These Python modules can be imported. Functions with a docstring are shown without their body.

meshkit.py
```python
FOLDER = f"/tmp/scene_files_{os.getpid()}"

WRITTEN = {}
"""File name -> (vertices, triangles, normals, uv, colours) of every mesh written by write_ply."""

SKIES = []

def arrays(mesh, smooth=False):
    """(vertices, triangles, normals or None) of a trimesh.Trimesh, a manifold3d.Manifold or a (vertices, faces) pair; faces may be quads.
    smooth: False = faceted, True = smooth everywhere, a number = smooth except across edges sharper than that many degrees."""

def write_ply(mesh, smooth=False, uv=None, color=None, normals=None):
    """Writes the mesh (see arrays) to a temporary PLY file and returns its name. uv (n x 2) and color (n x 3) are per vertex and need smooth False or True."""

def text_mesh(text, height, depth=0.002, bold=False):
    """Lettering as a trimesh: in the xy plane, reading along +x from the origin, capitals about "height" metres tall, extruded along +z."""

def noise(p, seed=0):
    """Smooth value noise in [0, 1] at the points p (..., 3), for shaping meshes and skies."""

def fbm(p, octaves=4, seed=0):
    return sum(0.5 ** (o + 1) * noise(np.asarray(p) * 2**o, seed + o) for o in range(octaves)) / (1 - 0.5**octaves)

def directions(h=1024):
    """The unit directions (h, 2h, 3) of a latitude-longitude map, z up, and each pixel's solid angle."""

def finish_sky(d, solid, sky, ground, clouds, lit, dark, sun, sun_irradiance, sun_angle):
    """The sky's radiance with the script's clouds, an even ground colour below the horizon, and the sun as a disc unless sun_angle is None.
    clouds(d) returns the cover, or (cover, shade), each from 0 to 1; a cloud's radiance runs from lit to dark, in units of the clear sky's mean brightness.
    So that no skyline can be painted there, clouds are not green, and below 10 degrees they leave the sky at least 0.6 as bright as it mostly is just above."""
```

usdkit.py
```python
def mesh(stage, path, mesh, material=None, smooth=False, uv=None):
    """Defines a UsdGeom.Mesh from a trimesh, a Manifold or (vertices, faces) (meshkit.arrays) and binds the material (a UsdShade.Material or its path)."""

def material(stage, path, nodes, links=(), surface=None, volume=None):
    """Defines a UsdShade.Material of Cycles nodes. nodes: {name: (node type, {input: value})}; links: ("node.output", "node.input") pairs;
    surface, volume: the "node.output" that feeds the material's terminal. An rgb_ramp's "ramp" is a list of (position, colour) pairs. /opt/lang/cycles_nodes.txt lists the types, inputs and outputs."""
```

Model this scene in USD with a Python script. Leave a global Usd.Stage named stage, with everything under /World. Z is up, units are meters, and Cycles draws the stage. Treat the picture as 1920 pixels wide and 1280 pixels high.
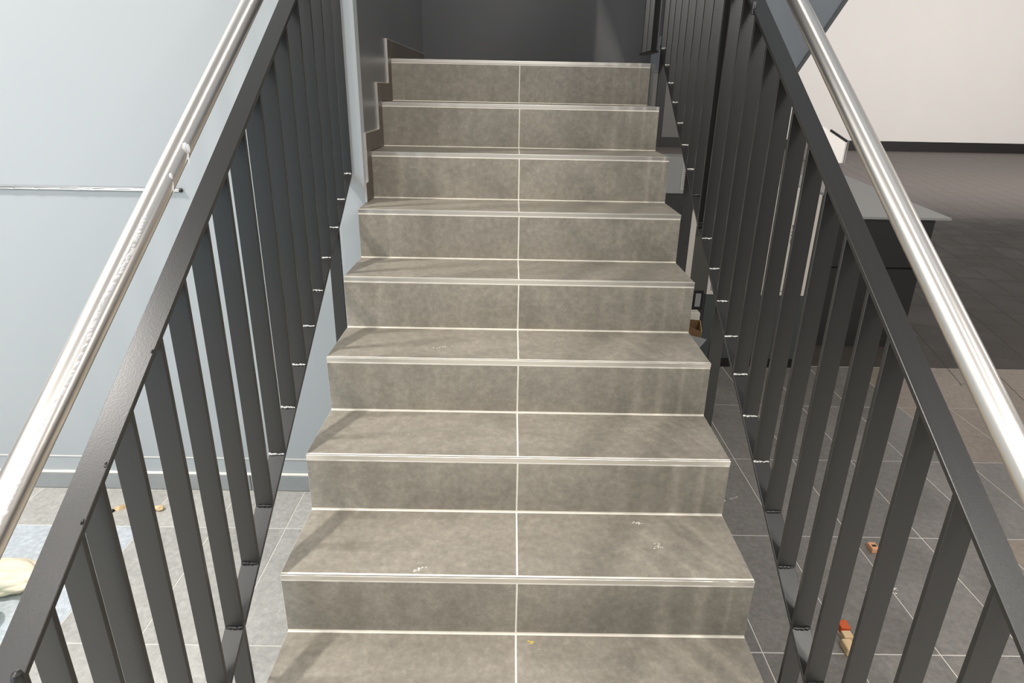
import math, random
import numpy as np, trimesh
import usdkit, meshkit
from shapely.geometry import Polygon, box as sbox
from shapely import affinity
from pxr import Usd, UsdGeom, UsdLux, UsdShade, Gf, Sdf

stage = Usd.Stage.CreateInMemory()
UsdGeom.SetStageUpAxis(stage, UsdGeom.Tokens.z)
UsdGeom.SetStageMetersPerUnit(stage, 1.0)
UsdGeom.Xform.Define(stage, '/World')
stage.SetDefaultPrim(stage.GetPrimAtPath('/World'))
UsdGeom.Scope.Define(stage, '/World/Looks')
rnd = random.Random(7)
nrng = np.random.default_rng(7)

# ------------------------------------------------------------------ camera
Z0 = 0.61                                   # height of the first seen nosing above the floor
F_PX, PITCH, YAW, ROLL = 1208.17, 0.3718, -0.0068, 0.0193
CAM = np.array([-0.0365, -1.3218, 1.1676 + Z0])

def cam_axes():
    cp, sp = math.cos(PITCH), math.sin(PITCH)
    f, u, r = np.array([0, cp, -sp]), np.array([0, sp, cp]), np.array([1., 0, 0])
    cr, sr = math.cos(ROLL), math.sin(ROLL)
    r, u = cr * r + sr * u, -sr * r + cr * u
    cy, sy = math.cos(YAW), math.sin(YAW)
    Z = np.array([[cy, -sy, 0], [sy, cy, 0], [0, 0, 1]])
    return Z @ r, Z @ u, Z @ f

CR, CU, CF = cam_axes()
cam = UsdGeom.Camera.Define(stage, '/World/camera')
m = Gf.Matrix4d(*CR, 0, *CU, 0, *(-CF), 0, *CAM, 1)
cam.AddTransformOp().Set(m)
cam.CreateHorizontalApertureAttr(36.0)
cam.CreateVerticalApertureAttr(24.0)
cam.CreateFocalLengthAttr(F_PX / 1920 * 36)
cam.CreateClippingRangeAttr(Gf.Vec2f(0.02, 200))
cam.CreateExposureAttr(0.0)

# ------------------------------------------------------------------ light
def dome(color, k):
    d = UsdLux.DomeLight.Define(stage, '/World/ambient_dome')
    d.CreateColorAttr(Gf.Vec3f(*color)); d.CreateIntensityAttr(k)

def lamp(name, pos, target, w, h, k, color, roll=0):
    l = UsdLux.RectLight.Define(stage, '/World/' + name)
    p, t = np.array(pos, float), np.array(target, float)
    z = p - t; z /= np.linalg.norm(z)
    up = np.array([0, 1., 0]) if abs(z[2]) > .9 else np.array([0, 0, 1.])
    x = np.cross(up, z); x /= np.linalg.norm(x); y = np.cross(z, x)
    l.AddTransformOp().Set(Gf.Matrix4d(*x, 0, *y, 0, *z, 0, *p, 1))
    l.CreateWidthAttr(w); l.CreateHeightAttr(h)
    l.CreateIntensityAttr(k); l.CreateColorAttr(Gf.Vec3f(*color)); l.CreateNormalizeAttr(False)

WARM, COOL, NEUT = (1, .9, .78), (.75, .88, 1), (1, .95, .88)
dome((1.0, .99, .98), .11)
lamp('lamp_left_row', (-3.2, .0, 4.3), (-3.2, .0, 0), .22, .4, 680, (1, .965, .925))
lamp('lamp_left_front', (-2.6, -2.4, 3.0), (-.3, .5, .9), .2, 1.2, 34, (1, .97, .94))  # added unseen light on the steps from the left, no known fixture
lamp('lamp_behind', (0.0, -1.36, 3.2), (0.0, -1.2, 0), 4.2, .2, 22, (1, .96, .91))
lamp('lamp_right_front', (2.0, -2.4, 3.3), (.3, .5, .8), .12, 1.2, 95, (1, .96, .91))
lamp('lamp_right_near', (1.5, -1.0, 3.5), (.2, .5, .8), .12, .8, 28, (1, .96, .91))  # added unseen second light from the right, placed to balance the risers
lamp('lamp_row', (.15, .9, 4.3), (.15, .9, 0), .08, 3.6, 15, (1, .97, .93))  # added unseen strip light that draws streaks along the handrail tubes
lamp('window_daylight', (-3.4, -2.3, 1.0), (-1.5, .3, .5), 1.8, 1.5, 5.5, (.62, .85, 1))
lamp('lamp_hall', (5.5, 1.6, 4.0), (5.0, 2.8, 0), 2.4, .3, 20, NEUT)
lamp('lamp_far', (14, 9.5, 5.6), (14.5, 22.5, 2.0), 16, 1.5, 21.5, (1, .97, .96))  # added unseen light to brighten the white wall at the far end

# ------------------------------------------------------------------ materials
def lin(*c):
    c = np.array(c, float) / 255
    return tuple(np.where(c <= .04045, c / 12.92, ((c + .055) / 1.055) ** 2.4))

def mat(name, color, rough=.5, metallic=0., var=0., scale=8., bump=0., bscale=60., spec=.5, detail=5, rvar=0., obj_var=0., stretch=(1, 1, 1), coat=0., darker=None, ramp=None):
    nodes = {'p': ('principled_bsdf', {'base_color': color, 'roughness': rough, 'metallic': metallic, 'specular_ior_level': spec, 'coat_weight': coat})}
    links = []
    if var or bump or rvar:
        nodes['tc'] = ('geometry', {})
        nodes['mp'] = ('mapping', {'scale': stretch})
        links += [('tc.position', 'mp.vector')]
    if var or obj_var:
        c = np.array(color)
        lo, hi = tuple(c * (1 - var)), tuple(np.minimum(c * (1 + var), 1))
        if var:
            nodes['n'] = ('noise_texture', {'scale': scale, 'detail': float(detail), 'roughness': .62, 'distortion': .4})
            nodes['r'] = ('rgb_ramp', {'ramp': ramp or [(.3, lo), (.5, tuple(c)), (.72, hi)]})
            links += [('mp.vector', 'n.vector'), ('n.fac', 'r.fac')]
            src = 'r.color'
        else:
            nodes['k'] = ('mix_color', {'a': color, 'b': color}); src = 'k.result'
        if obj_var:
            nodes['oi'] = ('object_info', {})
            nodes['mr'] = ('map_range', {'from_min': 0., 'from_max': 1., 'to_min': 1 - obj_var, 'to_max': 1 + obj_var})
            nodes['vm'] = ('vector_math', {'math_type': 'scale'})
            links += [('oi.random', 'mr.value'), (src, 'vm.vector1'), ('mr.result', 'vm.scale')]
            src = 'vm.vector'
        links.append((src, 'p.base_color'))
    if rvar:
        nodes['n3'] = ('noise_texture', {'scale': scale * 1.7, 'detail': 4.})
        nodes['mr3'] = ('map_range', {'from_min': .3, 'from_max': .7, 'to_min': max(rough - rvar, .02), 'to_max': rough + rvar})
        links += [('mp.vector', 'n3.vector'), ('n3.fac', 'mr3.value'), ('mr3.result', 'p.roughness')]
    if bump:
        nodes['n2'] = ('noise_texture', {'scale': bscale, 'detail': 4.})
        nodes['b'] = ('bump', {'strength': bump, 'distance': .002})
        links += [('mp.vector', 'n2.vector'), ('n2.fac', 'b.height'), ('b.normal', 'p.normal')]
    return usdkit.material(stage, '/World/Looks/' + name, nodes, links, surface='p.BSDF')

def tile_mat(name, color, rough, var, scale=3.0, speck=.35, scratch=(1, 9, 9)):
    """Concrete-look porcelain: clouds, fine grain and thin pale scratches, shifted from tile to tile."""
    c = np.array(color)
    S = lambda k: tuple(np.clip(c * k, 0, 1))
    nodes = {'g': ('geometry', {}), 'oi': ('object_info', {}), 'sc': ('vector_math', {'math_type': 'scale', 'vector1': (37., 53., 71.)}),
        'ad': ('vector_math', {'math_type': 'add'}), 'm2': ('mapping', {'scale': scratch}),
        'n1': ('noise_texture', {'scale': scale, 'detail': 7., 'roughness': .65, 'distortion': .6}), 'r1': ('rgb_ramp', {'ramp': [(.28, S(1 - var)), (.5, S(1)), (.74, S(1 + var))]}),
        'n2': ('noise_texture', {'scale': 45., 'detail': 6., 'roughness': .75}), 'r2': ('rgb_ramp', {'ramp': [(.3, (.78,) * 3), (.52, (1.0,) * 3), (.72, (1.26,) * 3)]}),
        'n3': ('noise_texture', {'scale': 14., 'detail': 8., 'roughness': .7, 'distortion': 1.2}), 'r3': ('rgb_ramp', {'ramp': [(.60, (0.,) * 3), (.68, (speck,) * 3), (.8, (speck,) * 3)]}),
        'n4': ('noise_texture', {'scale': 2.2, 'detail': 3.}), 'r4': ('rgb_ramp', {'ramp': [(.42, (0.,) * 3), (.62, (1.,) * 3)]}),
        'mu': ('mix_color', {'blend_type': 'multiply', 'fac': 1., 'use_clamp_result': False}), 'k': ('mix_color', {'blend_type': 'multiply', 'fac': 1.}), 'sp': ('mix_color', {'blend_type': 'mix', 'b': S(1.75)}),
        'rr': ('map_range', {'from_min': .3, 'from_max': .7, 'to_min': rough - .08, 'to_max': rough + .1}),
        'b': ('bump', {'strength': .2, 'distance': .0015}), 'bw': ('rgb_to_bw', {}),
        'mr': ('map_range', {'from_min': 0., 'from_max': 1., 'to_min': .95, 'to_max': 1.05}), 'vs': ('vector_math', {'math_type': 'scale'}),
        'p': ('principled_bsdf', {'specular_ior_level': .5})}
    links = [('oi.random', 'sc.scale'), ('g.position', 'ad.vector1'), ('sc.vector', 'ad.vector2'), ('ad.vector', 'n1.vector'), ('ad.vector', 'm2.vector'), ('m2.vector', 'n3.vector'),
        ('ad.vector', 'n2.vector'), ('ad.vector', 'n4.vector'), ('n1.fac', 'r1.fac'), ('n2.fac', 'r2.fac'), ('n3.fac', 'r3.fac'), ('n4.fac', 'r4.fac'),
        ('r1.color', 'mu.a'), ('r2.color', 'mu.b'), ('r3.color', 'k.a'), ('r4.color', 'k.b'), ('k.result', 'bw.color'), ('bw.val', 'sp.fac'), ('mu.result', 'sp.a'),
        ('sp.result', 'vs.vector1'), ('oi.random', 'mr.value'), ('mr.result', 'vs.scale'), ('vs.vector', 'p.base_color'), ('n1.fac', 'rr.value'), ('rr.result', 'p.roughness'),
        ('n2.fac', 'b.height'), ('b.normal', 'p.normal')]
    return usdkit.material(stage, '/World/Looks/' + name, nodes, links, surface='p.BSDF')

M = {}
M['stair_tile'] = tile_mat('stair_tile', lin(151, 144, 132), .42, .20, 3.2, .5)
M['skirting_tile'] = mat('skirting_tile', lin(92, 82, 74), .45, var=.15, scale=6, obj_var=.04)
M['grout'] = mat('grout', lin(242, 236, 224), .8, var=.05, scale=30)
M['concrete'] = mat('concrete', lin(120, 118, 114), .85, var=.15, scale=6)
M['steel'] = mat('steel', (.9, .86, .79), .38, 1.)
M['tube'] = mat('tube', (.95, .90, .84), .26, 1.)
M['chrome'] = mat('chrome', (.8, .8, .8), .12, 1.)
M['bar_paint'] = mat('bar_paint', lin(32, 31, 30), .33, spec=.65, bump=.05, bscale=300)
M['weld'] = mat('weld', (.7, .68, .65), .3, 1., bump=.8, bscale=500)
M['pale_paint'] = mat('pale_paint', lin(169, 173, 175), .5, var=.01, scale=1.5)
M['dark_paint'] = mat('dark_paint', lin(94, 95, 97), .33, var=.05, scale=1.2)
M['white_paint'] = mat('white_paint', lin(222, 217, 210), .6, var=.015, scale=1)
M['white_shaded'] = mat('white_shaded', lin(98, 95, 91), .6)  # shaded copy of the white wall paint
M['grey_skirting'] = mat('grey_skirting', lin(150, 152, 152), .5, var=.08, scale=9)
M['black_base'] = mat('black_base', lin(30, 27, 25), .4)
M['floor_pale'] = tile_mat('floor_pale', lin(176, 174, 168), .36, .13, 2.4, .25, (1, 1, 1))
M['floor_dark'] = tile_mat('floor_dark', lin(128, 124, 119), .3, .16, 2.4, .25, (1, 1, 1))  # same tile as on the left; shade of the right side put into its colour
M['floor_brown_shaded'] = tile_mat('floor_brown_shaded', lin(74, 68, 63), .6, .12, 2., .2, (1, 1, 1))  # far floor in front of the shade edge, shade put into its colour
M['floor_wet'] = tile_mat('floor_wet', lin(182, 188, 193), .14, .05, 2.4, .1, (1, 1, 1))  # smoother, slightly bluer tiles on the left floor
M['floor_taupe'] = tile_mat('floor_taupe', lin(98, 90, 85), .62, .12, 2., .2, (1, 1, 1))  # far floor beyond the shade edge, the brighter light put into its colour
M['floor_beige_lit'] = tile_mat('floor_beige_lit', lin(150, 137, 125), .4, .12, 2.4, .2, (1, 1, 1))  # lit patch of the right-hand floor, light put into the tile colour
M['floor_grout'] = mat('floor_grout', lin(215, 211, 203), .8)
M['floor_grout_brown'] = mat('floor_grout_brown', lin(84, 77, 71), .8)
M['flight_paint'] = mat('flight_paint', lin(188, 197, 208), .45, var=.04, scale=2)
M['flight_band'] = mat('flight_band', lin(140, 145, 148), .5)
M['cab_white'] = mat('cab_white', lin(225, 219, 208), .45)
M['cab_olive'] = mat('cab_olive', lin(84, 84, 78), .5)
M['cab_green'] = mat('cab_green', lin(74, 80, 80), .45)
M['cab_dark'] = mat('cab_dark', lin(52, 52, 51), .4)
M['cab_top'] = mat('cab_top', lin(165, 165, 163), .45)
M['black'] = mat('black', lin(22, 21, 20), .45)
M['paper'] = mat('paper', lin(205, 202, 197), .7)
M['ink'] = mat('ink', lin(70, 68, 66), .7)
M['cardboard'] = mat('cardboard', lin(122, 92, 60), .8, var=.1, scale=30)
M['card_edge'] = mat('card_edge', lin(200, 172, 128), .8)
M['wood_pale'] = mat('wood_pale', lin(226, 196, 152), .6, var=.1, scale=40, stretch=(1, .2, 1))
M['wood_orange'] = mat('wood_orange', lin(216, 96, 44), .6, var=.15, scale=40)
M['salmon'] = mat('salmon', lin(232, 170, 130), .6)
M['plaster'] = mat('plaster', lin(225, 220, 208), .9)
M['yellow'] = mat('yellow', lin(200, 178, 96), .8)
M['bag'] = mat('bag', lin(226, 214, 190), .6, bump=.4, bscale=40)
M['teal'] = mat('teal', lin(60, 190, 150), .5)
M['film'] = usdkit.material(stage, '/World/Looks/film', {
    'p': ('principled_bsdf', {'base_color': (.9, .92, .95), 'roughness': .12, 'specular_ior_level': .8}),
    't': ('transparent_bsdf', {'color': (.95, .96, .98)}), 'm': ('mix_closure', {'fac': .5})},
    [('p.BSDF', 'm.closure1'), ('t.BSDF', 'm.closure2')], surface='m.closure')

# ------------------------------------------------------------------ helpers
used = {}
def numbered(path):
    n = used.get(path, -1) + 1
    used[path] = n
    return path if n == 0 else f'{path}_{n:03d}'

def tag(prim, label=None, cat=None, group=None, kind=None):
    for k, v in (('label', label), ('category', cat), ('group', group), ('kind', kind)):
        if v:
            prim.SetCustomDataByKey(k, v)

class Thing:
    """An Xform at the thing's base; parts are given in world coordinates."""
    def __init__(self, name, loc, label=None, cat=None, group=None, kind=None):
        self.path, self.loc = numbered('/World/' + name), np.array(loc, float)
        x = UsdGeom.Xform.Define(stage, self.path)
        x.AddTranslateOp().Set(Gf.Vec3d(*map(float, loc)))
        tag(x.GetPrim(), label, cat, group, kind)
    def part(self, name, mesh, material, parent=None, label=None, kind=None, smooth=False):
        path = numbered((parent or self.path) + '/' + name)
        v, f, _ = meshkit.arrays(mesh)
        me = usdkit.mesh(stage, path, (np.asarray(v) - self.loc, f), M[material], smooth)
        tag(me.GetPrim(), label, kind=kind)
        return path

def single(name, mesh, material, label=None, cat=None, group=None, kind=None, smooth=False):
    """A thing or piece of the setting that is one mesh: its origin at its base."""
    v, f, _ = meshkit.arrays(mesh)
    v = np.asarray(v)
    b = np.array([v[:, 0].mean(), v[:, 1].mean(), v[:, 2].min()])
    path = numbered('/World/' + name)
    me = usdkit.mesh(stage, path, (v - b, f), M[material], smooth)
    me.AddTranslateOp().Set(Gf.Vec3d(*map(float, b)))
    tag(me.GetPrim(), label, cat, group, kind)
    return path

def hull(p):
    h = trimesh.convex.convex_hull(np.asarray(p))
    return h.vertices, h.faces

def cbox(x0, x1, y0, y1, z0, z1, c=0.):
    if c <= 0:
        b = trimesh.creation.box(extents=(x1 - x0, y1 - y0, z1 - z0))
        return b.vertices + [(x0 + x1) / 2, (y0 + y1) / 2, (z0 + z1) / 2], b.faces
    p = []
    for sx in (0, 1):
        for sy in (0, 1):
            for sz in (0, 1):
                X, Y, Z = (x0, x1)[sx], (y0, y1)[sy], (z0, z1)[sz]
                a, b, d = c * (1 - 2 * sx), c * (1 - 2 * sy), c * (1 - 2 * sz)
                p += [(X, Y + b, Z + d), (X + a, Y, Z + d), (X + a, Y + b, Z)]
    return hull(p)

def beam(p0, p1, w, t, c=.001, drop=1.):
    """A flat bar w wide (across x) and t thick whose top surface runs through p0-p1."""
    p0, p1 = np.array(p0, float), np.array(p1, float)
    a = p1 - p0; L = np.linalg.norm(a); a /= L
    s = np.array([1., 0, 0]) - a * a[0]; s /= np.linalg.norm(s)
    n = np.cross(s, a)
    v, f = cbox(-w / 2, w / 2, 0, L, -t, 0, c)
    return p0 + v[:, :1] * s + v[:, 1:2] * a + v[:, 2:3] * n, f

def join(*ms):
    vs, fs, o = [], [], 0
    for m_ in ms:
        v, f, _ = meshkit.arrays(m_)
        vs.append(v); fs.append(np.asarray(f) + o); o += len(v)
    return np.vstack(vs), np.vstack(fs)

def tube(pts, r, n=24, caps=True):
    pts = np.asarray(pts, float)
    vs, fs = [], []
    for i, p in enumerate(pts):
        d = pts[min(i + 1, len(pts) - 1)] - pts[max(i - 1, 0)]; d /= np.linalg.norm(d)
        ref = np.array([1., 0, 0]) if abs(d[0]) < .8 else np.array([0, 0, 1.])
        u = np.cross(d, ref); u /= np.linalg.norm(u); w = np.cross(d, u)
        rr = r[i] if np.ndim(r) else r
        for k in range(n):
            t = 2 * math.pi * k / n
            vs.append(p + rr * (math.cos(t) * u + math.sin(t) * w))
    for i in range(len(pts) - 1):
        for k in range(n):
            a, b = i * n + k, i * n + (k + 1) % n
            fs += [(a, b, b + n), (a, b + n, a + n)]
    if caps:
        for base, p, flip in ((0, pts[0], 1), ((len(pts) - 1) * n, pts[-1], 0)):
            c = len(vs); vs.append(p)
            for k in range(n):
                a, b = base + k, base + (k + 1) % n
                fs.append((c, b, a) if flip else (c, a, b))
    return np.array(vs), np.array(fs)

def prism(poly, lo, hi, axis):
    """A polygon extruded along x ('x': poly in y,z), y ('y': poly in x,z) or z."""
    g = poly if isinstance(poly, Polygon) else Polygon(poly)
    e = trimesh.creation.extrude_polygon(g, hi - lo, engine='earcut')
    v = np.array(e.vertices); f = np.array(e.faces)
    if axis == 'x': return np.c_[v[:, 2] + lo, v[:, 0], v[:, 1]], f
    if axis == 'y': return np.c_[v[:, 0], v[:, 2] + lo, v[:, 1]], f[:, ::-1]
    return v + [0, 0, lo], f

def lump(center, radii, seed, amp=.25, sub=2, freq=1.6):
    s = trimesh.creation.icosphere(subdivisions=sub)
    v = s.vertices * (1 + amp * 2 * (meshkit.fbm(s.vertices * freq + seed * 3.1, 3, seed) - .5))[:, None]
    return v * np.array(radii) + np.array(center), s.faces

def in_view(p, mx=60, my=60):
    d = np.asarray(p, float) - CAM
    z = d @ CF
    if z < .1: return False
    u, v = 960 + F_PX * (d @ CR) / z, 640 - F_PX * (d @ CU) / z
    return -mx < u < 1920 + mx and -my < v < 1280 + my

# ------------------------------------------------------------------ measures of the stair
D, H, W2, NTOP = .28, .185, .61, 7
def hz(i): return Z0 + i * H                  # height of tread i
hz_top = hz(NTOP)
YW = 1.26                                     # face of the pale wall
YB = 3.2                                      # face of the dark back wall

# ------------------------------------------------------------------ floor
fl = Thing('floor', (0, 0, 0), kind='structure')
ZF = [(2.99, -4.9), (33.9, -4.9), (33.9, 23.9), (.7, 23.9), (.7, 2.86), (2.99, 2.86)]
fl.part('grout_bed', prism(sbox(-7, -5, 34, 24).difference(Polygon(ZF)), -.06, -.0012, 'z'), 'floor_grout', label='pale grout between the floor tiles')
fl.part('grout_bed', prism(ZF, -.06, -.0012, 'z'), 'floor_grout_brown', label='dark grout between the brown tiles')
TX, TY, GX, GY, J = .306, .627, 1.160, .347, .0022
tiles = []                                    # (distance, polygon, material)
zone_far = Polygon(ZF)
for i in range(-27, 12):
    for j in range(-7, 6):
        x0, y0 = GX + i * TX, GY + j * TY
        p = sbox(x0 + J, y0 + J, x0 + TX - J, y0 + TY - J)
        if x0 + TX > -.62 and x0 < -.62:
            pass
        elif x0 + TX > .62 > x0:
            p = p.intersection(sbox(.62, -9, 9, 9))
        elif -.62 <= x0 <= .62:
            continue
        if x0 < 0:
            if y0 > YW: continue
            p = p.intersection(sbox(-9, -9, -.62, YW + .02))
        else:
            p = p.difference(zone_far.buffer(J))
        if p.is_empty or p.area < .004 or p.geom_type != 'Polygon': continue
        c = p.centroid
        if not in_view((c.x, c.y, 0), 160, 200): continue
        tiles.append((math.hypot(c.x - CAM[0], c.y - CAM[1]), p, ('floor_wet' if -2.6 < x0 < -1.6 and .3 < y0 < .4 else 'floor_pale') if x0 < 0 else 'floor_beige_lit' if (x0 > 2.3 and y0 > 1.5) or (x0 > 2.0 and y0 < .9) else 'floor_dark'))
A = math.atan(.29)
for i in range(-40, 120):
    for j in range(-12, 42):
        p = sbox(i * TX + J, j * TY + J, (i + 1) * TX - J, (j + 1) * TY - J)
        p = affinity.translate(affinity.rotate(p, -math.degrees(A), origin=(0, 0)), 3.0, 2.6)
        c = p.centroid
        if not in_view((c.x, c.y, 0), 80, 40): continue
        for half, mt in ((sbox(2.99, -9, 60, 2.858), 'floor_beige_lit'), (sbox(-9, 2.862, 60, 9.0), 'floor_brown_shaded'), (sbox(-9, 9.0, 60, 60), 'floor_taupe')):
            g = p.intersection(zone_far).intersection(half)
            for q in getattr(g, 'geoms', [g]):
                if q.geom_type == 'Polygon' and q.area > .003:
                    c = q.centroid
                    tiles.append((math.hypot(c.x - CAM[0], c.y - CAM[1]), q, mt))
tiles.sort(key=lambda t: t[0])
rest = {}
for k, (dist, p, mt) in enumerate(tiles):
    xy = np.array(p.exterior.coords)[:-1]
    if k < 296:
        q = np.array(p.buffer(-.0008, join_style=2).exterior.coords)[:-1]
        fl.part('floor_tile', hull(np.vstack([np.c_[xy, np.full(len(xy), -.009)], np.c_[xy, np.full(len(xy), -.0008)], np.c_[q, np.zeros(len(q))]])), mt)
    else:
        rest.setdefault(mt, []).append(hull(np.vstack([np.c_[xy, np.full(len(xy), -.009)], np.c_[xy, np.zeros(len(xy))]])))
for mt, ms in rest.items():
    fl.part('floor_tile_field', join(*ms), mt, kind='stuff')

# ------------------------------------------------------------------ walls
single('wall_left', cbox(-6.5, -.6105, YW, YW + .06, 0, 5.2), 'pale_paint', kind='structure')
single('wall_side', cbox(-.68, -.611, YW + .06, YB + .1, 0, 5.2), 'dark_paint', kind='structure')
single('wall_back', cbox(-.611, 1.66, YB, YB + .1, hz_top, 5.2), 'dark_paint', kind='structure')
single('wall_far', cbox(1.5, 7.6, 22.49, 22.69, 0, 11), 'white_shaded', kind='structure')  # left end of the white far wall, its shade put into the grey
single('wall_right', cbox(7.6, 34, 22.5, 22.7, 0, 11), 'white_paint', kind='structure')
single('baseboard_right', cbox(1.5, 34, 22.46, 22.5, 0, .33, .004), 'black_base', kind='structure')
b = Thing('baseboard_left', (-3.5, YW - .012, 0), kind='structure')
for k in range(8):
    x1 = -.62 - k * .61
    b.part('skirting_tile', cbox(x1 - .607, x1, YW - .012, YW, .002, .082, .0012), 'grey_skirting')
b.part('sealant_line', cbox(-5.5, -.62, YW - .012, YW + .001, .082, .093, .003), 'grout', label='white sealant line on top of the skirting')
t = Thing('trim_1', (-2.6, YW, 1.365), kind='structure')
zr = 1.387
t.part('steel_rod', tube([(-4.5, YW - .007, zr), (-1.335, YW - .007, zr)], .0062, 14), 'chrome', smooth=40)
t.part('backing_strip', cbox(-4.5, -1.335, YW - .004, YW, zr - .009, zr + .009), 'grey_skirting')  # grey strip standing in for the joint shadow around the rod
for xx in (-1.994, -1.90, -1.738, -1.675, -2.3):
    t.part('coupling', tube([(xx - .012, YW - .007, zr), (xx + .012, YW - .007, zr)], .0072, 14), 'chrome', smooth=40)
t.part('end_cap', tube([(-1.337, YW - .007, zr), (-1.328, YW - .007, zr)], .0075, 14), 'black', smooth=40)
single('trim_2', cbox(-5.5, -.63, YW - .003, YW + .001, .166, .1705), 'white_paint', kind='structure')

# stepped skirting with its steel edge on the dark side wall
sk = Thing('trim_3', (-.611, 2.2, hz(4)), kind='structure')
X0, X1 = -.611, -.604
sk.part('skirting_tile', cbox(X0, X1, YW + .001, 1.309, hz(4) + .002, hz(4) + .075, .001), 'skirting_tile')
for i in (5, 6, 7):
    yr = i * D
    sk.part('skirting_tile', cbox(X0, X1, yr - .0935, yr - .002, hz(i - 1) + .002, hz(i) + .075, .001), 'skirting_tile')
    y1 = (i + 1) * D - .095 if i < 7 else YB
    sk.part('skirting_tile', cbox(X0, X1, yr, y1 - .002, hz(i) + .002, hz(i) + .075, .001), 'skirting_tile')
edges = []
for i in (4, 5, 6, 7):
    z1 = hz(i) + .075
    ya = i * D - .0935 if i > 4 else YW + .001
    yb = (i + 1) * D - .0935 if i < 7 else YB
    z0 = hz(i - 1) + .075 if i > 4 else hz(4) + .002
    sk.part('steel_edge', cbox(X0, X1 + .0015, ya - .004, ya, z0, z1 + .004), 'steel', label='thin steel edge strip, upright')
    sk.part('steel_edge', cbox(X0, X1 + .0015, ya, yb, z1, z1 + .004), 'steel', label='thin steel edge strip, level')

# ------------------------------------------------------------------ staircase
st = Thing('staircase', (0, .6, 0), 'straight indoor staircase clad in brown-grey tiles with white joints and steel nosings', 'staircase')
I0 = -3                                       # lowest tread; its riser is the short one from the floor
prof = [((I0 * D) + .012, 0)]
for i in range(I0, NTOP + 1):
    prof += [(i * D + .012, hz(i) - .012), ((i + 1) * D + .012 if i < NTOP else YB - .002, hz(i) - .012)]
under = [(YB - .002, hz(NTOP) - .2), (NTOP * D + .3, hz(NTOP) - .2), (1.0, 0.0)]
st.part('concrete_body', prism(prof + under, -W2 + .012, W2 - .012, 'x'), 'concrete', label='grey concrete core under the tiles')
st.part('landing_slab', cbox(W2 - .012, .632, NTOP * D + .012, YB - .002, hz(NTOP) - .2, hz(NTOP) - .001), 'concrete', label='grey concrete slab of the top landing')
JG = .0022
for i in range(I0, NTOP + 1):
    y0, z = i * D, hz(i)
    y1 = y0 + D if i < NTOP else YB
    zb = hz(i - 1) if i > I0 else 0.
    st.part('grout_bed', join(cbox(-W2, W2, y0 + .0005, y1 + .012 if i < NTOP else y1 - .002, z - .012, z - .0006), cbox(-W2, W2, y0 + .0006, y0 + .012, zb, z - .012)), 'grout', label='white grout in the tile joints')
    for a, c in ((-W2, -.0025 - JG), (-.0025 + JG, W2)):
        st.part('tread_tile', cbox(a, c, y0 + .0105, y1 - (.0055 if i < NTOP else .003), z - .010, z, .0008), 'stair_tile')
        st.part('riser_tile', cbox(a, c, y0, y0 + .010, zb + .0035, z - .0195, .0008), 'stair_tile')
    st.part('nosing_strip', join(cbox(-W2, W2 + .001, y0 - .001, y0 + .004, z - .0145, z - .0005, .0012), cbox(-W2, W2 + .001, y0, y0 + .0028, z - .002, z + .0004)), 'steel', label='stainless steel nosing strip')

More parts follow.
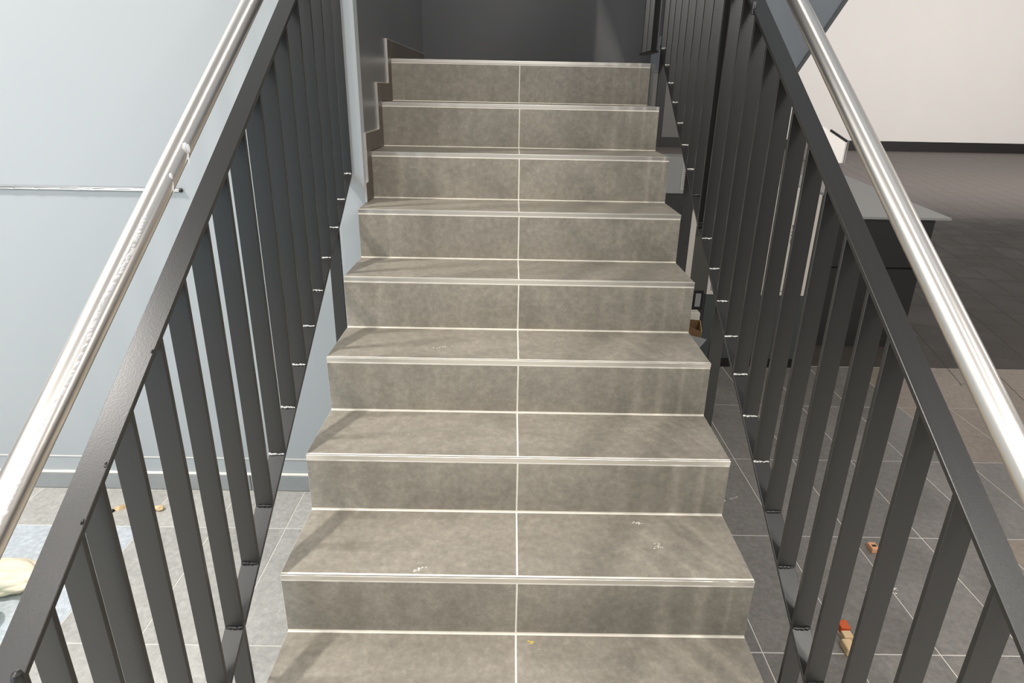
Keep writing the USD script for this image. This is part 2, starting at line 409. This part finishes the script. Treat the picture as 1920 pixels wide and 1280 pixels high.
# ------------------------------------------------------------------ balustrades
def weld_bead(c, w, seed):
    r = random.Random(seed)
    ms = []
    for k in range(9):
        s = trimesh.creation.icosphere(subdivisions=1)
        q = np.array([.0042, .0042, .0036]) * r.uniform(.6, 1.25)
        ms.append((s.vertices * q + np.array(c) + [-w / 2 + w * (k + .5) / 9, r.uniform(-.001, .001), r.uniform(-.0005, .0012)], s.faces))
    return join(*ms)

BW, BT = .044, .010
NEAR_L = {-1: -.268, -2: -.392, -3: -.497, -4: -.562, -5: -.648, -6: -.716}   # bars of the lower joint sit closer together
NEAR_R = {-1: -.245, -2: -.368, -3: -.496, -4: -.611}
def balustrade(name, label, sg, x0, y0, pi, z0, dz, dx, i0, i1, top, posts, rail_ext=(0, 0), silver_from=3, hand=None):
    """top = (z at y 0, slope) of the top rail's upper face; x0 = inner edge."""
    near = NEAR_L if sg < 0 else NEAR_R if i0 < -2 else {}
    def P(i):
        j = (near[i] - y0) / pi if i in near else i
        return np.array([x0 + dx * j + sg * BW / 2, y0 + pi * j, z0 + dz * j + Z0])
    a, c = P(i0 - rail_ext[0]), P(i1 + rail_ext[1])
    T = Thing(name, (a[0], a[1], 0), label, 'balustrade')
    T.part('bottom_rail', beam(a, c, BW, .010), 'bar_paint')
    tz = lambda y: top[0] + top[1] * y + Z0
    ya, yc = a[1], c[1]
    T.part('top_rail', beam((a[0], ya, tz(ya)), (c[0], yc, tz(yc)), BW + .002, .010), 'bar_paint')
    for i in range(i0, i1 + 1):
        p = P(i)
        lo = p[2] - .004
        nm, lab = 'baluster', None
        if i in posts:
            lo, nm, lab = posts[i], 'post', 'longer flat bar reaching down past the bottom rail'
        bar = T.part(nm, cbox(p[0] - BW / 2, p[0] + BW / 2, p[1], p[1] + BT, lo, tz(p[1] + BT / 2) - .007, .0007), 'bar_paint', label=lab)
        T.part('weld_bead', weld_bead((p[0], p[1] - .001, p[2] + .001), BW * .9, 100 + i), 'weld' if i >= silver_from else 'bar_paint', bar, label='rough silvery weld bead' if i >= silver_from else 'rough dark weld bead')  # reflected glint of the upper beads is put in as a silvery material
    return T, tz

L, tzl = balustrade('balustrade', 'black flat-bar balustrade along the left side of the stairs, in front of the pale wall', -1, -.647, -.1532, .12717, -.0225, .0796, -.0007, -7, 11,
    (.9295, .648), {0: .06, 9: .06, -7: .0}, (0, 0))
R, tzr = balustrade('balustrade', 'black flat-bar balustrade along the right side of the stairs, lower length nearest the viewer', 1, .647, -.1475, .1199, -.0061, .0774, -.0006, -7, 9,
    (.931, .6465), {0: .06, 7: .06, -7: .0}, (0, .3))
U, tzu = balustrade('balustrade', 'black flat-bar balustrade at the upper right of the stairs, ending at the top landing', 1, .647, 1.2596, .136, .8923, .079, .0047, -2, 6,
    (.95, .6465), {0: .06, 6: hz(NTOP) - .35}, (.12, .2), 0)
# level end piece of the upper length, on the landing edge
yl = 1.2596 + .136 * 6.9
for k in range(3):
    U.part('baluster', cbox(.655, .689, yl + .012 + .125 * k, yl + .02 + .125 * k, hz(NTOP) + .07, tzu(yl) + .0, .0007), 'bar_paint')
U.part('landing_rail', cbox(.650, .692, yl, yl + .3, hz(NTOP) + .06, hz(NTOP) + .07, .001), 'bar_paint')
U.part('landing_rail', cbox(.650, .692, yl, yl + .3, tzu(yl) - .005, tzu(yl) + .005, .001), 'bar_paint')

def handrail(T, x, z0, sl, ya, yb, pins, sg):
    pt = lambda y: (x, y, z0 + sl * y + Z0)
    tb = T.part('handrail', tube([pt(ya), pt(yb)], .0212, 48), 'tube', smooth=40, label='round stainless steel handrail tube')
    for y in pins:
        q = np.array(pt(y))
        T.part('rail_stub', tube([q + [0, 0, -.17], q + [0, 0, -.01]], .007, 14), 'tube', smooth=40, label='thin steel pin carrying the handrail')
handrail(L, -.6661, 1.0842, .6459, -1.7, YW - .002, (-1.0, 1.15), -1)
def film_edge(T, x, z0, sl, ya, yb, seed):
    r = random.Random(seed); ms = []
    n = 90
    for k in range(n):
        y = ya + (yb - ya) * (k + r.uniform(-.3, .3)) / n
        a = math.radians(50 + 6 * math.sin(k * .22) + r.uniform(-3, 3))
        c = np.array([x + .0212 * math.cos(a), y, z0 + sl * y + Z0 + .0212 * math.sin(a)])
        ms.append(lump(c, (.0022, r.uniform(.006, .012), .0026), seed + k, .5, 1, 3))
    T.part('film_edge', join(*ms), 'film', label='crinkled edge of clear protective film')
film_edge(L, -.6661, 1.0842, .6459, -.8, -.22, 300)
handrail(R, .668, 1.0754, .653, -1.7, 2.2, (-1.0, ), 1)
def knob(T, x, y, tz):
    z = tz(y)
    T.part('rail_stub', tube([(x, y, z - .02), (x, y, z + .004), (x, y, z + .012), (x, y, z + .014)], [.008, .008, .006, .002], 16), 'bar_paint', smooth=40, label='short rounded stub at the inner edge of the top rail')
knob(L, -.646, -.72, tzl)
knob(R, .646, .725, tzr)
for yy, T_, s_, tz_ in ((-.293, L, -1, tzl), (-.47, L, -1, tzl), (-.545, L, -1, tzl)):
    T_.part('weld_scrap', lump((s_ * .648, yy, tz_(yy) - .003), (.003, .007, .004), int(50 + yy * 10), .4, 1), 'bar_paint', label='rough scrap of weld at the rail edge')

# ------------------------------------------------------------------ upper flight of the stairs, over the right side
XR = 1.64
uf = Thing('stair_flight', (1.2, YB, hz(NTOP) - .3), 'sloping blue-grey underside of the next stair flight at the top right', 'staircase')
def uz(y, off=0.): return 1.3 - .695 * (y - 2.78) + Z0 + off
ylo, yhi = 2.8, -.6
uf.part('landing_slab', cbox(.85, XR, ylo, YB - .002, uz(ylo), uz(ylo) + .2), 'flight_paint')
uf.part('soffit', prism([(ylo, uz(ylo)), (ylo, uz(ylo) + .22), (yhi, uz(yhi) + .22), (yhi, uz(yhi))], .85, XR - .02, 'x'), 'flight_paint')
uf.part('stringer', prism([(ylo, uz(ylo) - .012), (ylo, uz(ylo) + .3), (yhi, uz(yhi) + .3), (yhi, uz(yhi) - .012)], XR - .02, XR, 'x'), 'flight_band', label='darker edge plate along the flight')

# ------------------------------------------------------------------ counter beyond the right side of the stairs
YC = 2.823
def cz(zl): return zl + Z0
ct = Thing('counter', (1.6, YC, 0), 'long counter with white panel over a dark plinth, seen between the right-hand bars', 'counter')
ct.part('base', cbox(1.10, 2.05, YC, YC + .4, 0, .065), 'black', label='black toe board')
ct.part('plinth', cbox(1.285, 2.05, YC - .004, YC + .4, .065, cz(-.083), .002), 'cab_green', label='dark grey-green lower panel')
ct.part('white_panel', cbox(1.285, 1.94, YC - .012, YC + .4, cz(-.083), cz(.583), .003), 'cab_white', label='white upper panel')
ct.part('panel_frame', join(cbox(1.31, 1.915, YC - .0135, YC - .011, cz(-.052), cz(-.049)), cbox(1.31, 1.313, YC - .0135, YC - .011, cz(-.052), cz(.55)), cbox(1.912, 1.915, YC - .0135, YC - .011, cz(-.052), cz(.55))), 'ink', label='thin dark line framing the white panel')
ct.part('end_panel', cbox(1.94, 2.0, YC - .008, YC + .4, cz(-.083), cz(.583), .002), 'cab_dark')
ct.part('grey_door', cbox(1.165, 1.285, YC - .008, YC + .4, cz(-.083), cz(.30), .002), 'cab_olive', label='narrow olive-grey door')
ct.part('white_post', cbox(1.118, 1.165, YC - .014, YC + .4, cz(-.083), cz(.46), .002), 'cab_white', label='narrow white upright')
ct.part('recess_panel', cbox(1.118, 1.285, YC - .003, YC + .4, .065, cz(-.083), .002), 'cab_dark', label='dark recessed panel')
ct.part('dark_side', cbox(.86, 1.118, YC - .004, YC + .4, .065, cz(.575), .002), 'cab_dark')
txt = meshkit.text_mesh('DAKAUP', .026, .0012, True)
tv = np.array(txt.vertices); tv[:, 0] -= tv[:, 0].max() / 2
k_ = .135 / np.ptp(tv[:, 0]); tv[:, 0] *= k_
ct.part('lettering', (np.c_[1.795 + tv[:, 1] - .012, YC - .0122 - tv[:, 2], cz(.325) - tv[:, 0] * 1.0], txt.faces[:, ::-1]), 'ink', label='dark upright lettering on the white panel')

eb = Thing('control_box', (1.02, YC, cz(.575)), 'light grey metal box with a printed sheet, right of the third step from the top', 'control box')
eb.part('casing', cbox(.88, 1.105, YC - .01, YC + .2, cz(.576), cz(.80), .003), 'cab_top')
sheet = eb.part('printed_sheet', cbox(1.035, 1.095, YC - .0116, YC - .0098, cz(.60), cz(.765)), 'paper', label='white sheet with rows of print')
for k in range(13):
    eb.part('print_line', cbox(1.041, 1.041 + (.048 if k % 4 else .03), YC - .0122, YC - .0112, cz(.755 - .0118 * k), cz(.7572 - .0118 * k)), 'ink', sheet)

sc = Thing('wall_socket', (1.232, YC - .008, .42), 'small black-framed socket plate right of the stairs, just above the white block', 'socket')
xa, xb, za, zb_ = 1.200, 1.266, .425, .552
sc.part('frame', join(cbox(xa, xb, YC - .018, YC - .008, za, za + .016), cbox(xa, xb, YC - .018, YC - .008, zb_ - .016, zb_), cbox(xa, xa + .014, YC - .018, YC - .008, za + .016, zb_ - .016), cbox(xb - .014, xb, YC - .018, YC - .008, za + .016, zb_ - .016)), 'black')
sc.part('insert', cbox(xa + .014, xb - .014, YC - .016, YC - .008, za + .016, zb_ - .016), 'grey_skirting', label='grey glossy insert')

single('white_block', cbox(1.135, 1.203, 2.62, 2.69, 0, .46, .003), 'cab_white', 'white upright block standing behind the cardboard at the right of the stairs', 'block')
cb = Thing('cardboard_box', (1.06, 2.48, 0), 'open brown cardboard box right of the stairs, in front of the white block', 'cardboard box')
def panel(p, th=.004):
    p = np.array(p, float); n = np.cross(p[1] - p[0], p[2] - p[0]); n /= np.linalg.norm(n)
    return hull(np.vstack([p - n * th / 2, p + n * th / 2]))
cb.part('front_wall', panel([(.94, 2.43, .005), (1.15, 2.43, .005), (1.165, 2.43, .40), (.94, 2.43, .50)]), 'cardboard')
cb.part('side_wall', panel([(1.15, 2.43, .005), (1.15, 2.56, .005), (1.19, 2.56, .43), (1.165, 2.43, .40)]), 'card_edge', label='pale inner face of the flap')
cb.part('back_wall', panel([(.94, 2.56, .005), (1.15, 2.56, .005), (1.19, 2.56, .43), (.94, 2.56, .45)]), 'cardboard')
cb.part('bottom', cbox(.94, 1.15, 2.43, 2.56, 0, .005), 'cardboard')
cb.part('flap', panel([(1.05, 2.425, .39), (1.175, 2.34, .385), (1.125, 2.33, .32), (1.06, 2.40, .33)]), 'cab_top', label='grey loose flap')

# dark counter with the grey top, further right
YD = 3.25
cd = Thing('counter', (2.6, YD, 0), 'dark charcoal counter with pale grey top behind the right handrail', 'counter')
cd.part('lower_body', cbox(2.25, 2.965, YD + .01, 5.6, 0, cz(.0)), 'cab_dark')
cd.part('shadow_gap', cbox(2.27, 2.955, YD + .02, 5.59, cz(.0), cz(.012)), 'black', label='black shadow gap')
cd.part('upper_body', cbox(2.25, 2.985, YD, 5.6, cz(.012), cz(.362), .002), 'cab_dark')
cd.part('counter_top', prism([(2.2, YD - .01), (3.09, YD - .01), (3.55, 5.75), (2.2, 5.75)], cz(.362), cz(.378), 'z'), 'cab_top', label='pale grey worktop')

wc = Thing('display_cabinet', (9.3, 17.7, 0), 'white cabinet with chrome corner trim standing far off on the right-hand floor', 'cabinet')
wc.part('body', prism([(8.7, 17.75), (9.52, 17.75), (9.52, 18.6), (8.7, 18.6)], 0, .56, 'z'), 'white_paint')
wc.part('raised_side', prism([(8.7, .56), (9.50, .56), (8.7, 1.0)], 17.75, 18.6, 'y'), 'white_paint')
wc.part('corner_trim', tube([(9.5, 17.74, 0), (9.5, 17.74, .6)], .04, 12), 'chrome', smooth=40)
wc.part('top_trim', tube([(8.95, 17.74, .89), (9.5, 17.74, .585)], .03, 10), 'black', smooth=40)

# ------------------------------------------------------------------ small things
def crumbs(name, label, cat, cx, cy, z, rx, ry, n, size, material, seed, ang=0):
    r = random.Random(seed); ms = []
    for k in range(n):
        u, v = r.gauss(0, .45), r.gauss(0, .45)
        x, y = cx + rx * u * math.cos(ang) - ry * v * math.sin(ang), cy + rx * u * math.sin(ang) + ry * v * math.cos(ang)
        s = size * r.uniform(.3, 1.1)
        ms.append(lump((x, y, z + s * .14), (s, s * r.uniform(.4, .9), s * .16), seed * 50 + k, .4, 1))
    single(name, join(*ms), material, label, cat, kind='stuff')

crumbs('plaster_crumbs', 'white plaster crumbs scattered on the shaded floor between the right-hand bars', 'plaster crumbs', 1.435, .655, 0, .06, .03, 26, .007, 'plaster', 1)
crumbs('plaster_crumbs', 'thin line of white crumbs on the shaded floor tile right beside the stairs', 'plaster crumbs', 1.02, 1.24, 0, .07, .01, 14, .005, 'plaster', 2, .5)
crumbs('plaster_crumbs', 'white plaster smear on the left half of the second lowest tread near its nosing', 'plaster crumbs', -.258, .03, hz(0), .02, .005, 14, .0035, 'plaster', 3, .6)
crumbs('plaster_crumbs', 'cream plaster specks on the right half of the second lowest tread at the back', 'plaster crumbs', .345, .235, hz(0), .02, .008, 12, .0035, 'plaster', 4)
crumbs('plaster_crumbs', 'white plaster specks in the middle of the right half of the second lowest tread', 'plaster crumbs', .387, .13, hz(0), .02, .012, 12, .003, 'plaster', 5)
crumbs('sawdust_crumbs', 'small yellow crumb pile on the lowest tread beside the middle joint', 'crumbs', .037, -.03, hz(-1), .008, .005, 10, .004, 'yellow', 6)
crumbs('plaster_crumbs', 'faint curved plaster scratches on the left half of the fourth tread from below', 'plaster crumbs', -.26, .66, hz(2), .06, .012, 16, .0028, 'plaster', 7, .3)
crumbs('plaster_crumbs', 'few white specks on the left half of the third tread from below', 'plaster crumbs', -.35, .40, hz(1), .05, .03, 9, .0022, 'plaster', 8)

wx = Thing('wood_chip', (-1.770, 1.09, 0), 'dark-ended wood chip on the pale floor, left one of two by the wall', 'wood chip')
wx.part('chip', hull(np.array([(-1.785, 1.075, 0), (-1.760, 1.08, 0), (-1.735, 1.1, 0), (-1.755, 1.105, 0), (-1.780, 1.08, .012), (-1.755, 1.09, .022), (-1.740, 1.1, .02)])), 'wood_pale')
wx.part('dark_end', hull(np.array([(-1.810, 1.06, 0), (-1.780, 1.062, 0), (-1.770, 1.08, 0), (-1.785, 1.083, 0), (-1.800, 1.066, .008), (-1.778, 1.075, .014)])), 'black', label='dark end')
wx = Thing('wood_chip', (-1.580, 1.09, 0), 'dark-ended wood chip on the pale floor, right one of two by the wall', 'wood chip')
wx.part('chip', lump((-1.582, 1.09, .011), (.021, .015, .013), 31, .35, 2), 'wood_pale')
wx.part('dark_end', hull(np.array([(-1.625, 1.068, 0), (-1.602, 1.07, 0), (-1.592, 1.085, 0), (-1.610, 1.082, 0), (-1.610, 1.072, .01), (-1.598, 1.078, .016)])), 'black', label='dark end')

pk = Thing('packet', (1.55, .89, 0), 'small salmon and white printed packet on the shaded floor beyond the right balustrade', 'packet')
pk.part('box', cbox(1.500, 1.533, .868, .915, 0, .022, .002), 'salmon')
pk.part('dark_print', cbox(1.508, 1.526, .885, .896, .0215, .0226), 'black', label='dark print')
pk.part('tail', panel([(1.522, .868, .001), (1.533, .866, .001), (1.529, .83, .001), (1.523, .832, .001)], .002), 'cab_white')
wb = Thing('wood_offcut', (1.21, .445, 0), 'orange-ended wood offcut on the shaded floor, farthest of three in a row', 'wood offcut')
wb.part('block', cbox(1.162, 1.196, .436, .475, 0, .026, .002), 'wood_orange')
single('wood_offcut', cbox(1.154, 1.187, .395, .425, 0, .026, .002), 'wood_pale', 'pale wood offcut in the middle of three on the shaded floor', 'wood offcut')
single('wood_offcut', cbox(1.135, 1.168, .335, .385, 0, .03, .003), 'wood_pale', 'pale wood offcut on the shaded floor, nearest of three in a row', 'wood offcut')

bg = Thing('bag', (-1.95, .66, 0), 'crumpled cream bag lying on the pale floor at the far left', 'bag')
bg.part('body', lump((-1.95, .60, .05), (.20, .085, .055), 11, .35, 3, 2.2), 'bag', smooth=True)
bg.part('neck', lump((-1.78, .70, .03), (.07, .045, .03), 12, .4, 2, 2.2), 'bag', smooth=True)
bg.part('strap', tube([(-2.02, .50, .105), (-1.95, .525, .112), (-1.89, .56, .106)], .007, 8), 'black', smooth=40, label='black strap')
single('tape_roll', join(tube([(-1.89, .405, 0), (-1.89, .405, .07)], .075, 28)), 'teal', 'teal green roll beside the cream bag at the far left', 'roll', smooth=30)

def film_scrap(label, c, size, seed, n=3):
    T = Thing('film_scrap', (c[0], c[1], c[2]), label, 'plastic film')
    r = random.Random(seed)
    T.part('fold', join(*[lump((c[0] + r.uniform(-.5, .5) * size, c[1] + r.uniform(-.3, .3) * size, c[2] + r.uniform(-.5, .5) * size), (size * .28, size * .3, size * .62), seed + k, .5, 2, 3) for k in range(n)]), 'film')
    T.part('strip', hull(np.array([(c[0] - .2 * size, c[1], c[2] - .5 * size), (c[0] + .25 * size, c[1], c[2] - .6 * size), (c[0] + .1 * size, c[1] + .004, c[2] - .5 * size), (c[0] + .5 * size, c[1] - .01, c[2] - 2.6 * size)])), 'film')
def on_tube(y, side=.9, up=.5): return (-.6661 + .0212 * side, y, 1.0842 + .6459 * y + Z0 + .0212 * up)
film_scrap('upper scrap of torn clear film stuck to the left handrail', on_tube(-.062), .012, 21)
film_scrap('lower scrap of torn clear film stuck to the left handrail', on_tube(-.135), .010, 25)
